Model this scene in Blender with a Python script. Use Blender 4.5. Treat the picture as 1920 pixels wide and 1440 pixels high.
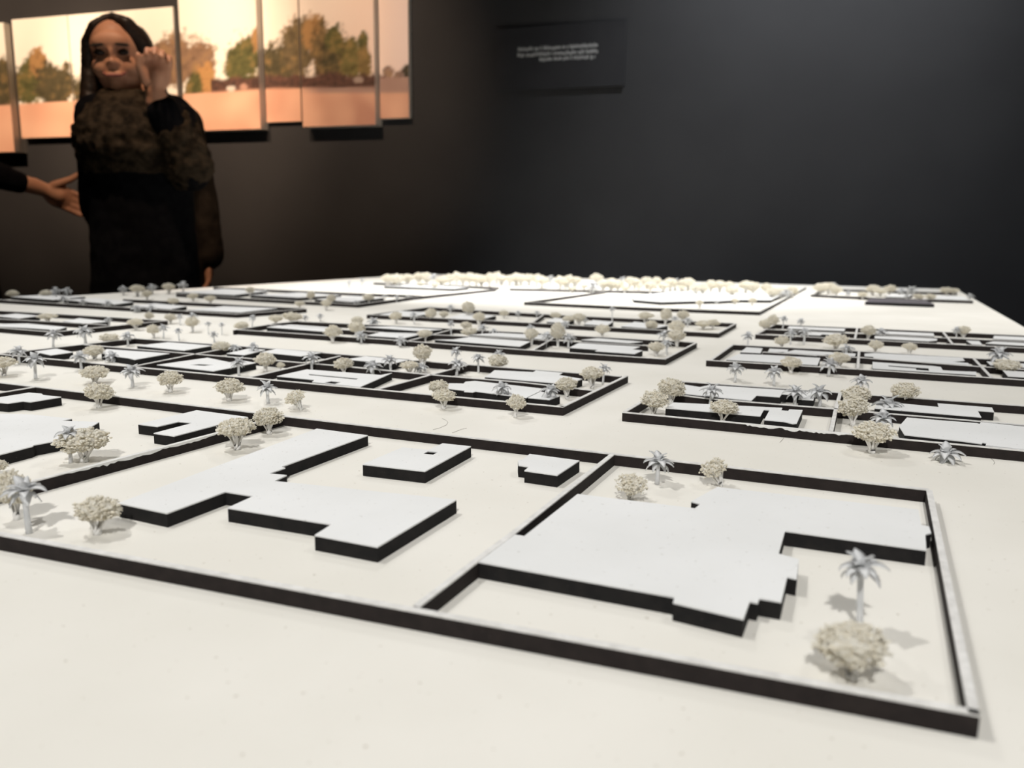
import bpy, bmesh, math, random
from mathutils import Vector, Matrix, Euler, noise
from mathutils.geometry import tessellate_polygon

# ------------------------------------------------------------------ clean
for o in list(bpy.data.objects):
    bpy.data.objects.remove(o, do_unlink=True)
scene = bpy.context.scene
COL = scene.collection
random.seed(7)

# ------------------------------------------------------------------ camera
# world: X = along the model streets to the right, Y = along the streets into depth, Z up
F_PX = 1545.0
TABLE_Z = 0.85            # height of the table top
CAM_H = 0.13              # camera above the table top
VPX, VPY = (-2610.0, 415.0), (1651.0, 462.0)


def camdir(px, py):
    return Vector(((px - 960.0) / F_PX, -(py - 720.0) / F_PX, -1.0))


du = -camdir(*VPX).normalized()
dv = camdir(*VPY).normalized()
dv = (dv - du * dv.dot(du)).normalized()
dw = du.cross(dv)
RCW = Matrix((du, dv, dw))            # camera -> world
CAM = Vector((0.0, 0.0, TABLE_Z + CAM_H))
cam_data = bpy.data.cameras.new('camera')
cam = bpy.data.objects.new('camera', cam_data)
COL.objects.link(cam)
cam.matrix_world = Matrix.Translation(CAM) @ RCW.to_4x4()
cam_data.sensor_width = 36.0
cam_data.lens = F_PX / 1920.0 * 36.0
cam_data.clip_start = 0.01
cam_data.clip_end = 60.0
cam_data.dof.use_dof = True
cam_data.dof.focus_distance = 0.54
cam_data.dof.aperture_fstop = 10.5
cam_data.dof.aperture_blades = 0
scene.camera = cam


def ray(px, py):
    return RCW @ camdir(px, py)


def G(px, py, h=0.0):
    """point of the plane h above the table top that shows at this photo position"""
    d = ray(px, py)
    t = (TABLE_Z + h - CAM.z) / d.z
    return CAM + d * t


def W(px, py, depth):
    return CAM + ray(px, py) * depth


def project(p):
    q = RCW.transposed() @ (Vector(p) - CAM)
    return 960.0 + F_PX * q.x / -q.z, 720.0 - F_PX * q.y / -q.z, -q.z


fwd = RCW @ Vector((0, 0, -1))
EF = Vector((fwd.x, fwd.y, 0)).normalized()      # horizontal view direction
ER = Vector((EF.y, -EF.x, 0))                    # to the right of it
UP = Vector((0, 0, 1))


def L(r, f, z):
    """right, forward, height relative to the camera's spot on the floor"""
    return ER * r + EF * f + UP * z


# ------------------------------------------------------------------ world, exposure
world = bpy.data.worlds.new('world')
scene.world = world
world.use_nodes = True
world.node_tree.nodes['Background'].inputs[0].default_value = (0.5, 0.52, 0.56, 1)
world.node_tree.nodes['Background'].inputs[1].default_value = 0.02
scene.view_settings.view_transform = 'Standard'
scene.view_settings.look = 'None'
scene.view_settings.gamma = 1.0
scene.view_settings.exposure = 0.05
scene.view_settings.use_curve_mapping = False


# ------------------------------------------------------------------ ceiling spots
def spot(name, loc, target, watts, angle, color, radius=0.03, blend=0.6):
    d = bpy.data.lights.new(name, 'SPOT')
    d.energy = watts
    d.spot_size = math.radians(angle)
    d.spot_blend = blend
    d.color = color
    d.shadow_soft_size = radius
    o = bpy.data.objects.new(name, d)
    COL.objects.link(o)
    o.location = loc
    o.rotation_euler = (Vector(target) - Vector(loc)).to_track_quat('-Z', 'Y').to_euler()
    return o


NEUTRAL = (1.0, 0.985, 0.955)
COOL = (0.93, 0.96, 1.0)
WARM = (1.0, 0.71, 0.49)
ZT = TABLE_Z
spot('ceiling_spot', L(-1.05, 0.75, ZT + 2.15), L(0.0, 0.65, ZT), 76, 75, NEUTRAL, 0.03, 0.9)
spot('ceiling_spot', L(1.35, 0.85, ZT + 2.15), L(0.25, 0.7, ZT), 34, 75, NEUTRAL, 0.03, 0.9)
spot('ceiling_spot', L(-0.25, -1.35, ZT + 1.75), L(0.2, 0.80, ZT), 162, 54, NEUTRAL, 0.06, 1.0)
spot('ceiling_spot', L(-0.35, 3.2, ZT + 2.1), L(0.0, 0.35, ZT), 52, 40, NEUTRAL, 0.07, 1.0)
spot('ceiling_spot', L(0.30, 1.55, ZT + 2.15), L(0.2, 2.45, ZT), 360, 48, NEUTRAL, 0.05, 1.0)
spot('ceiling_spot', L(-0.55, 1.7, ZT + 2.1), L(-0.25, 2.55, ZT), 150, 44, NEUTRAL, 0.05, 1.0)
spot('ceiling_spot', L(1.15, 2.1, ZT + 2.1), L(0.95, 1.85, ZT), 165, 55, NEUTRAL, 0.05, 1.0)
spot('ceiling_spot', L(-1.5, 2.1, ZT + 2.1), L(-0.8, 1.6, ZT), 135, 60, NEUTRAL, 0.05, 1.0)


# ------------------------------------------------------------------ materials
def nodes_of(m):
    m.use_nodes = True
    return m.node_tree, m.node_tree.nodes['Principled BSDF']


def mat(name, c1, c2=None, scale=60.0, rough=0.8, bump=0.0, bump_scale=None, detail=4.0, lo=0.35, hi=0.65, spec=0.3):
    m = bpy.data.materials.new(name)
    nt, b = nodes_of(m)
    b.inputs['Roughness'].default_value = rough
    b.inputs['Specular IOR Level'].default_value = spec
    c2 = c2 or c1
    tc = nt.nodes.new('ShaderNodeTexCoord')
    n = nt.nodes.new('ShaderNodeTexNoise')
    n.inputs['Scale'].default_value = scale
    n.inputs['Detail'].default_value = detail
    nt.links.new(tc.outputs['Object'], n.inputs['Vector'])
    r = nt.nodes.new('ShaderNodeValToRGB')
    r.color_ramp.elements[0].position = lo
    r.color_ramp.elements[1].position = hi
    r.color_ramp.elements[0].color = (*c1, 1)
    r.color_ramp.elements[1].color = (*c2, 1)
    nt.links.new(n.outputs['Fac'], r.inputs['Fac'])
    nt.links.new(r.outputs['Color'], b.inputs['Base Color'])
    if bump:
        n2 = nt.nodes.new('ShaderNodeTexNoise')
        n2.inputs['Scale'].default_value = bump_scale or scale * 3
        n2.inputs['Detail'].default_value = 6
        nt.links.new(tc.outputs['Object'], n2.inputs['Vector'])
        bp = nt.nodes.new('ShaderNodeBump')
        bp.inputs['Strength'].default_value = bump
        bp.inputs['Distance'].default_value = 0.0006
        nt.links.new(n2.outputs['Fac'], bp.inputs['Height'])
        nt.links.new(bp.outputs['Normal'], b.inputs['Normal'])
    return m


def speckled(name, c1, c2, speck, scale, speck_scale, rough=0.75, amount=0.70):
    """painted board: soft blotches plus sparse fine specks of dust"""
    m = mat(name, c1, c2, scale, rough, 0.15, 900)
    nt = m.node_tree
    b = nt.nodes['Principled BSDF']
    base = b.inputs['Base Color'].links[0].from_socket
    tc = nt.nodes.new('ShaderNodeTexCoord')
    n = nt.nodes.new('ShaderNodeTexNoise')
    n.inputs['Scale'].default_value = speck_scale
    n.inputs['Detail'].default_value = 2
    nt.links.new(tc.outputs['Object'], n.inputs['Vector'])
    r = nt.nodes.new('ShaderNodeValToRGB')
    r.color_ramp.elements[0].position = amount
    r.color_ramp.elements[1].position = amount + 0.06
    r.color_ramp.elements[0].color = (0, 0, 0, 1)
    r.color_ramp.elements[1].color = (0.75, 0.75, 0.75, 1)
    nt.links.new(n.outputs['Fac'], r.inputs['Fac'])
    mx = nt.nodes.new('ShaderNodeMix')
    mx.data_type = 'RGBA'
    nt.links.new(r.outputs['Color'], mx.inputs['Factor'])
    nt.links.new(base, mx.inputs['A'])
    mx.inputs['B'].default_value = (*speck, 1)
    nt.links.new(mx.outputs['Result'], b.inputs['Base Color'])
    return m


def thin(m, share):
    """let some light through, as paper and open foam do"""
    nt = m.node_tree
    b = nt.nodes['Principled BSDF']
    out = nt.nodes['Material Output']
    tr = nt.nodes.new('ShaderNodeBsdfTranslucent')
    nt.links.new(b.inputs['Base Color'].links[0].from_socket, tr.inputs['Color'])
    mx = nt.nodes.new('ShaderNodeMixShader')
    mx.inputs[0].default_value = share
    nt.links.new(b.outputs[0], mx.inputs[1])
    nt.links.new(tr.outputs[0], mx.inputs[2])
    nt.links.new(mx.outputs[0], out.inputs['Surface'])
    return m


M = {}
M['table'] = speckled('ivory_board', (0.80, 0.775, 0.71), (0.855, 0.83, 0.77), (0.45, 0.40, 0.32), 9, 420)
M['roof'] = speckled('white_painted_card', (0.79, 0.795, 0.79), (0.84, 0.845, 0.845), (0.5, 0.48, 0.45), 14, 520)
M['char'] = speckled('charred_board_edge', (0.008, 0.0075, 0.008), (0.014, 0.0125, 0.012), (0.14, 0.13, 0.12), 160, 1500, 0.85, 0.73)
M['wallchar'] = speckled('dark_brown_board_edge', (0.015, 0.011, 0.0105), (0.022, 0.0165, 0.015), (0.12, 0.11, 0.10), 160, 1500, 0.85, 0.74)
M['cap'] = mat('grey_white_wall_top', (0.68, 0.67, 0.65), (0.82, 0.81, 0.79), 220, 0.75)
M['paint'] = mat('white_paint', (0.80, 0.80, 0.78), (0.86, 0.86, 0.85), 200, 0.6)
M['foam'] = thin(mat('cream_foam_foliage', (0.93, 0.885, 0.775), (0.97, 0.95, 0.885), 9, 0.9, 0.3, 60, 3, 0.35, 0.62), 0.45)
M['wire'] = mat('white_coated_wire', (0.82, 0.81, 0.79), (0.90, 0.89, 0.87), 30, 0.5)
M['palm'] = thin(mat('white_paper_leaf', (0.86, 0.87, 0.88), (0.92, 0.925, 0.93), 5, 0.7), 0.38)
M['wall'] = mat('charcoal_wall_paint', (0.028, 0.028, 0.030), (0.033, 0.033, 0.035), 3, 0.75)
M['floor'] = mat('dark_floor', (0.03, 0.027, 0.025), (0.045, 0.04, 0.037), 4, 0.6)
M['ceiling'] = mat('dark_ceiling', (0.02, 0.02, 0.02), (0.025, 0.025, 0.025), 4, 0.9)
M['plinth'] = mat('white_table_side', (0.7, 0.69, 0.67), (0.75, 0.74, 0.72), 5, 0.6)
M['plate'] = mat('dark_grey_plate', (0.024, 0.024, 0.027), (0.028, 0.028, 0.031), 8, 0.6)
M['letter'] = mat('pale_grey_lettering', (0.45, 0.45, 0.45), (0.52, 0.52, 0.52), 50, 0.6)
M['panel_edge'] = mat('white_panel_edge', (0.62, 0.56, 0.49), (0.66, 0.60, 0.53), 10, 0.6)
M['skin'] = mat('skin', (0.42, 0.20, 0.12), (0.50, 0.25, 0.15), 20, 0.55)
M['hair'] = mat('dark_brown_hair', (0.008, 0.005, 0.004), (0.025, 0.015, 0.010), 90, 0.5, 0.5, 300)
M['coat'] = mat('black_cloth', (0.003, 0.003, 0.004), (0.006, 0.006, 0.007), 40, 1.0, spec=0.05)
M['scarf'] = mat('brown_fur_cloth', (0.010, 0.0075, 0.005), (0.042, 0.030, 0.019), 35, 0.95, 0.8, 160, spec=0.05)
M['eye'] = mat('dark_eye', (0.02, 0.013, 0.01), (0.03, 0.02, 0.015), 50, 0.3)
M['brow'] = mat('brow_hair', (0.02, 0.012, 0.009), (0.03, 0.02, 0.014), 90, 0.8)
M['lip'] = mat('lip', (0.30, 0.10, 0.08), (0.34, 0.12, 0.09), 40, 0.5)
M['grey_slab'] = mat('unpainted_grey_card', (0.11, 0.10, 0.115), (0.15, 0.14, 0.15), 60, 0.8)
M['fibre'] = mat('dark_hair_fibre', (0.10, 0.08, 0.06), (0.14, 0.11, 0.09), 60, 0.6)
M['shoe'] = mat('black_leather', (0.008, 0.008, 0.008), (0.012, 0.012, 0.012), 40, 0.5)


# ------------------------------------------------------------------ object helpers
def mesh_obj(name, verts, faces, mats, parent=None, mat_idx=None, smooth=False):
    me = bpy.data.meshes.new(name)
    me.from_pydata([tuple(v) for v in verts], [], faces)
    for m in (mats if isinstance(mats, (list, tuple)) else [mats]):
        me.materials.append(m)
    if mat_idx:
        me.polygons.foreach_set('material_index', mat_idx)
    if smooth:
        me.polygons.foreach_set('use_smooth', [True] * len(me.polygons))
    me.update()
    o = bpy.data.objects.new(name, me)
    COL.objects.link(o)
    if parent:
        o.parent = parent
    return o


def empty(name, loc, rz=0.0):
    o = bpy.data.objects.new(name, None)
    o.empty_display_size = 0.01
    COL.objects.link(o)
    o.location = loc
    o.rotation_euler = (0, 0, rz)
    return o


def tag(o, label, cat, group=None):
    o['label'] = label
    o['category'] = cat
    if group:
        o['group'] = group
    return o


def structure(o, label=None, cat=None):
    o['kind'] = 'structure'
    if label:
        o['label'] = label
    if cat:
        o['category'] = cat
    return o


def box_data(p0, p1):
    (x0, y0, z0), (x1, y1, z1) = p0, p1
    v = [(x0, y0, z0), (x1, y0, z0), (x1, y1, z0), (x0, y1, z0), (x0, y0, z1), (x1, y0, z1), (x1, y1, z1), (x0, y1, z1)]
    f = [(0, 3, 2, 1), (4, 5, 6, 7), (0, 1, 5, 4), (1, 2, 6, 5), (2, 3, 7, 6), (3, 0, 4, 7)]
    return v, f


def area2(p):
    return sum(p[i][0] * p[(i + 1) % len(p)][1] - p[(i + 1) % len(p)][0] * p[i][1] for i in range(len(p)))


def prism_data(outer, holes, z0, z1, top=True, bottom=True):
    """vertical prism over a plan outline (list of xy), with holes; returns verts, faces, is_top flags"""
    outer = [tuple(p[:2]) for p in outer]
    if area2(outer) < 0:
        outer = outer[::-1]
    hs = []
    for h in holes or []:
        h = [tuple(p[:2]) for p in h]
        if area2(h) > 0:
            h = h[::-1]
        hs.append(h)
    verts, faces, flag = [], [], []
    loops = [outer] + hs
    for lp in loops:
        b = len(verts)
        n = len(lp)
        verts += [(x, y, z0) for x, y in lp] + [(x, y, z1) for x, y in lp]
        for i in range(n):
            j = (i + 1) % n
            faces.append((b + i, b + j, b + n + j, b + n + i))
            flag.append(0)
    tris = tessellate_polygon([[Vector((x, y, 0)) for x, y in lp] for lp in loops])
    flat_top, flat_bot = [], []
    b = 0
    for lp in loops:
        n = len(lp)
        flat_bot += list(range(b, b + n))
        flat_top += list(range(b + n, b + 2 * n))
        b += 2 * n
    pts = [p for lp in loops for p in lp]
    for t in tris:
        a = area2([pts[i] for i in t])
        if abs(a) < 1e-14:
            continue
        t = t if a > 0 else t[::-1]
        if top:
            faces.append(tuple(flat_top[i] for i in t))
            flag.append(1)
        if bottom:
            faces.append(tuple(flat_bot[i] for i in t[::-1]))
            flag.append(0)
    return verts, faces, flag


# ------------------------------------------------------------------ the room
ROOM_Z = 3.3
wall_dir = (ER * -0.958 + EF * 0.285).normalized()       # along the far wall to the left
WALL0 = EF * 3.55                                          # point of the far wall straight ahead
wall_in = Vector((wall_dir.y, -wall_dir.x, 0))            # towards the room
if wall_in.dot(EF) > 0:
    wall_in = -wall_in


def WALL(px, py, off=0.0):
    d = ray(px, py)
    t = (WALL0 + wall_in * off - CAM).dot(wall_in) / d.dot(wall_in)
    return CAM + d * t


corner_r = WALL(2040, 300)
corner_r.z = 0
corner_l = WALL0 + wall_dir * 4.2
corner_r_near = corner_r + wall_in * 5.2
corner_l_near = corner_l + wall_in * 5.2
cs = [corner_r, corner_l, corner_l_near, corner_r_near]


def slab(name, a, b, z0, z1, thick, outward, m):
    q = [a, b, b + outward * thick, a + outward * thick]
    v, f, _ = prism_data([(p.x, p.y) for p in q], None, z0, z1)
    return structure(mesh_obj(name, v, f, m))


o_far = slab('wall_far', corner_r - wall_dir * 0.1, corner_l + wall_dir * 0.1, 0, ROOM_Z, 0.1, -wall_in, M['wall'])
o_r = slab('wall_right', corner_r, corner_r_near, 0, ROOM_Z, 0.1, -wall_dir, M['wall'])
o_l = slab('wall_left', corner_l, corner_l_near, 0, ROOM_Z, 0.1, wall_dir, M['wall'])
o_n = slab('wall_near', corner_r_near - wall_dir * 0.1, corner_l_near + wall_dir * 0.1, 0, ROOM_Z, 0.1, wall_in, M['wall'])
poly = [(p.x, p.y) for p in cs]
v, f, _ = prism_data(poly, None, -0.1, 0.0)
structure(mesh_obj('floor', v, f, M['floor']))
v, f, _ = prism_data(poly, None, ROOM_Z, ROOM_Z + 0.1)
structure(mesh_obj('ceiling', v, f, M['ceiling']))

# light of the far wall: a grey wash on the right and warm picture spots on the left
pw = WALL(1545, 0)
spot('wall_wash_spot', Vector((pw.x, pw.y, 3.2)) + wall_in * 0.7, Vector((pw.x, pw.y, 2.0)), 225, 76, COOL, 0.05, 1.0)
for (px, watts) in ((40, 330), (330, 330), (610, 190)):
    p = WALL(px, 120)
    spot('picture_spot', Vector((p.x, p.y, 3.2)) + wall_in * 2.1 - wall_dir * 0.1, Vector((p.x, p.y, 1.70)), watts, 38, WARM, 0.04, 0.9)

# unseen warm lamp, added only to brighten the visitors beyond the table
spot('visitor_fill', L(-0.95, 1.72, 3.2), L(-1.27, 2.5, 1.45), 135, 44, WARM, 0.04, 0.8)

# ------------------------------------------------------------------ the table
HW = 0.0535 * CAM_H          # height of the model walls and houses
TH = 0.0028                  # thickness of the model walls
far_l, far_r = G(850, 514.5), G(1795, 543)
xl = (G(157, 549).x + G(480, 531.7).x + far_l.x) / 3
xr = (G(1835, 566.7).x + G(1920, 612).x + far_r.x) / 3
yf = (far_l.y + far_r.y) / 2
yn = -0.28
table = empty('exhibition_table', ((xl + xr) / 2, (yf + yn) / 2, 0))
tag(table, 'large white exhibition table carrying the whole model town', 'table')
cx, cy = (xl + xr) / 2, (yf + yn) / 2
v, f = box_data((xl - cx, yn - cy, TABLE_Z - 0.03), (xr - cx, yf - cy, TABLE_Z))
mesh_obj('table_top', v, f, M['table'], table)
v, f = box_data((xl - cx + 0.12, yn - cy + 0.12, 0.0), (xr - cx - 0.12, yf - cy - 0.12, TABLE_Z - 0.03))
mesh_obj('plinth', v, f, M['plinth'], table)

# ------------------------------------------------------------------ model walls and houses
Z0, Z1 = TABLE_Z, TABLE_Z + HW
SKIN = 0.0006


def gp(pts):
    out = []
    for q in pts:
        p = q.copy() if isinstance(q, Vector) else G(q[0], q[1], HW)
        p.x = min(max(p.x, xl + 0.02), xr - 0.02)       # everything stays on the table
        out.append(p)
    return out


def run_poly(pts, th=TH):
    """plan outline of a wall run whose right-hand face carries the given points"""
    P = [Vector((p.x, p.y)) for p in gp(pts)]
    n = len(P)
    off = []
    for i in range(n):
        a, b = P[max(0, i - 1)], P[min(n - 1, i + 1)]
        d = (b - a).normalized()
        off.append(P[i] + Vector((-d.y, d.x)) * th)
    return [(p.x, p.y) for p in P + off[::-1]], P


def wall_block(label, runs, close=()):
    """one glued wall frame: every straight wall of it is a part with its white cap"""
    for a, b, k in close:                                # end walls beyond the picture edge
        runs = runs + [[gp(runs[a])[k], gp(runs[b])[k]]]
    allp = [p for r in runs for p in gp(r)]
    c = sum(allp, Vector()) / len(allp)
    c.z = Z0
    root = tag(empty('plot_boundary', c), label, 'plot boundary')
    for r in runs:
        poly, P = run_poly(r)
        poly = [(x - c.x, y - c.y) for x, y in poly]
        v, f, fl = prism_data(poly, None, 0, HW - SKIN)
        w = mesh_obj('boundary_strip', v, f, M['wallchar'], root)
        v, f, fl = prism_data(poly, None, HW - SKIN, HW)
        mesh_obj('white_cap', v, f, M['cap'], w)
    return root


def drip(parent, a, b, seed, deep):
    """thick white paint that ran over the upper edge of a wall, with a ragged lower rim"""
    rnd = random.Random(seed)
    A, B = G(*a, HW), G(*b, HW)
    d = (B - A)
    n = Vector((d.y, -d.x, 0)).normalized()
    N = 46
    vs, fs = [], []
    for i in range(N + 1):
        t = i / N
        p = A + d * t
        k = noise.noise(Vector((t * 9, seed, 0))) * 0.5 + 0.5 + 0.35 * noise.noise(Vector((t * 40, seed, 3)))
        k = max(0.08, k) * deep * min(1, 6 * t + .15, 6 * (1 - t) + .15)
        vs += [p + UP * 0.00015 - n * 0.0004, p + n * 0.00025 + UP * 0.00005, p + n * 0.00025 - UP * (k * HW), p - n * 0.0002 - UP * (k * HW)]
    for i in range(N):
        for j in range(3):
            q = 4 * i + j
            fs.append((q, q + 4, q + 5, q + 1))
    loc = parent.location
    return mesh_obj('paint_drip', [v - loc for v in vs], fs, M['paint'], parent)


def house(label, pts, holes=None, group=None, top=None, h=HW, name='model_house'):
    P = [G(x, y, h) for x, y in pts]
    H = [[G(x, y, h) for x, y in hh] for hh in (holes or [])]
    c = sum(P, Vector()) / len(P)
    c.z = Z0
    root = tag(empty(name, c), label, 'model house', group)
    rel = [(p.x - c.x, p.y - c.y) for p in P]
    hr = [[(p.x - c.x, p.y - c.y) for p in hh] for hh in H]
    v, f, fl = prism_data(rel, hr, 0, h - SKIN)
    mesh_obj('body', v, f, M['char'], root)
    v, f, fl = prism_data(rel, hr, h - SKIN, h)
    mesh_obj('roof', v, f, top or M['roof'], root)
    return root


# nearest block
A = wall_block('dark walls around the nearest and largest block of the model', [
    [(-200, 966), (640, 1121), (1280, 1238), (1838, 1341)],
    [(1838, 1341), (1748, 919)],
    [(-160, 699), (0, 717.5), (640, 793), (1155, 852), (1742, 918.5)],
    [(788, 1137), (896.7, 1053), (965, 1001.7), (1152, 852)],
    [(-130, 953), (80, 898), (408, 812), (535, 779)],
    [(-160, 767), (0, 736.5), (66, 725.5)],
], [(0, 2, 0)])
drip(A, (118, 888), (412, 811), 3, 0.45)

B = wall_block('dark walls of the long block in the second row, left of the cross street', [
    [(-12, 663), (500, 711.5), (1056, 763)],
    [(1056, 763), (1178, 704.3)],
    [(250, 634), (520, 654), (806, 678), (1164, 705.5)],
    [(-10, 664), (156, 645.5), (254, 634)],
    [(156, 646), (362, 663.5), (615, 684), (801, 702), (980, 717), (1112, 732)],
    [(255, 686), (365, 664), (450, 648.5)],
    [(470, 707), (574, 683), (640, 667)],
    [(712, 729), (808, 703), (880, 683.5)],
])
C = wall_block('dark walls of the second-row block on the right, beyond the cross street', [
    [(1166.8, 772.8), (1420, 796.5), (1660, 820.5), (2050, 857.5)],
    [(1175, 771.5), (1273, 713.5)],
    [(1268, 714.5), (1420, 725), (1699, 745), (2050, 770)],
    [(1244, 737), (1328, 747.5), (1565, 766.5), (1660, 775), (2050, 808)],
    [(1562.5, 808.5), (1571, 767), (1579, 736)],
], [(0, 2, -1)])
drip(C, (1385, 793.2), (1592, 813.6), 8, 0.42)
D = wall_block('dark walls of the third-row block left of the cross street', [
    [(440, 617.5), (720, 636), (960, 654), (1248, 673)],
    [(1248, 673), (1307, 642.5)],
    [(560, 602.5), (760, 611.5), (960, 622), (1303, 642)],
    [(440, 618.5), (515, 606.5), (565, 601)],
    [(505, 609), (720, 623), (960, 634.5), (1215, 648)],
    [(770, 638), (813, 627), (850, 617)],
    [(1002, 655.5), (1026, 642), (1045, 629)],
])
E = wall_block('dark walls of the third-row block right of the cross street', [
    [(1324, 675), (1610, 692), (1920, 712), (2040, 719)],
    [(1335, 675), (1377, 645.5)],
    [(1373, 646), (1575, 656), (1751, 667), (2040, 684)],
    [(1430, 660), (1608, 670), (1836, 687), (2040, 700)],
    [(1611, 692), (1613, 659)],
    [(1863, 708), (1828, 671.5)],
], [(0, 2, -1)])
Fb = wall_block('dark walls of the fourth-row block left of the cross street', [
    [(690, 589.5), (960, 603), (1143, 613.5), (1348, 624.5)],
    [(1348, 624.5), (1381, 606.3)],
    [(805, 575.5), (893, 581.5), (1014, 588.5), (1120, 594), (1378, 606)],
    [(690, 590), (810, 575)],
    [(1000, 604), (1020, 590)],
])
Gb = wall_block('dark walls of the fourth-row block right of the cross street', [
    [(1416, 626.5), (1602, 636), (1787, 645.5), (2020, 657)],
    [(1420, 626.5), (1455, 607.5)],
    [(1452, 608), (1660, 617), (2020, 633.5)],
    [(1434, 617), (1660, 628), (2020, 645)],
    [(1605, 636), (1609, 615.5)],
    [(1789, 645.5), (1771, 623)],
], [(0, 2, -1)])
S_ = wall_block('thin walls around the big empty square at the far side', [
    [(985, 566), (1200, 576), (1425, 584.5)],
    [(1425, 584.5), (1460, 566), (1512, 538)],
    [(985, 566), (1136, 545.5)],
])
K = wall_block('thin walls of the far block behind the mid-left houses', [
    [(330, 551), (480, 560), (670, 570.5)],
    [(670, 570.5), (777, 556.5), (931, 541.5)],
    [(400, 538), (534, 544), (683, 550), (790, 553.5)],
    [(700, 529.5), (860, 535), (935, 538.5)],
])
T_ = wall_block('thin wall line in front of the far row of trees', [
    [(955, 540.5), (1200, 545.5), (1340, 548.5), (1472, 552)],
])
Lb = wall_block('dark walls of the block at the far left, fourth row', [
    [(-60, 558), (0, 562), (248, 577), (443, 588.5)],
    [(443, 588.5), (575, 579)],
    [(230, 560.5), (420, 570), (570, 578)],
])
Mb = wall_block('dark walls of the block at the left edge, third row', [
    [(-80, 607), (0, 614.5), (100, 622.5)],
    [(100, 622.5), (240, 608), (312, 601)],
    [(-80, 578), (0, 582.5), (200, 594), (312, 601)],
    [(-40, 596), (100, 603), (200, 609)],
], [(0, 2, 0)])
Pb = wall_block('thin walls of the block at the far right corner of the table', [
    [(1522, 552), (1660, 558.5), (1833, 564)],
    [(1522, 552), (1550, 541)],
    [(1545, 541), (1795, 549)],
])

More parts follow.
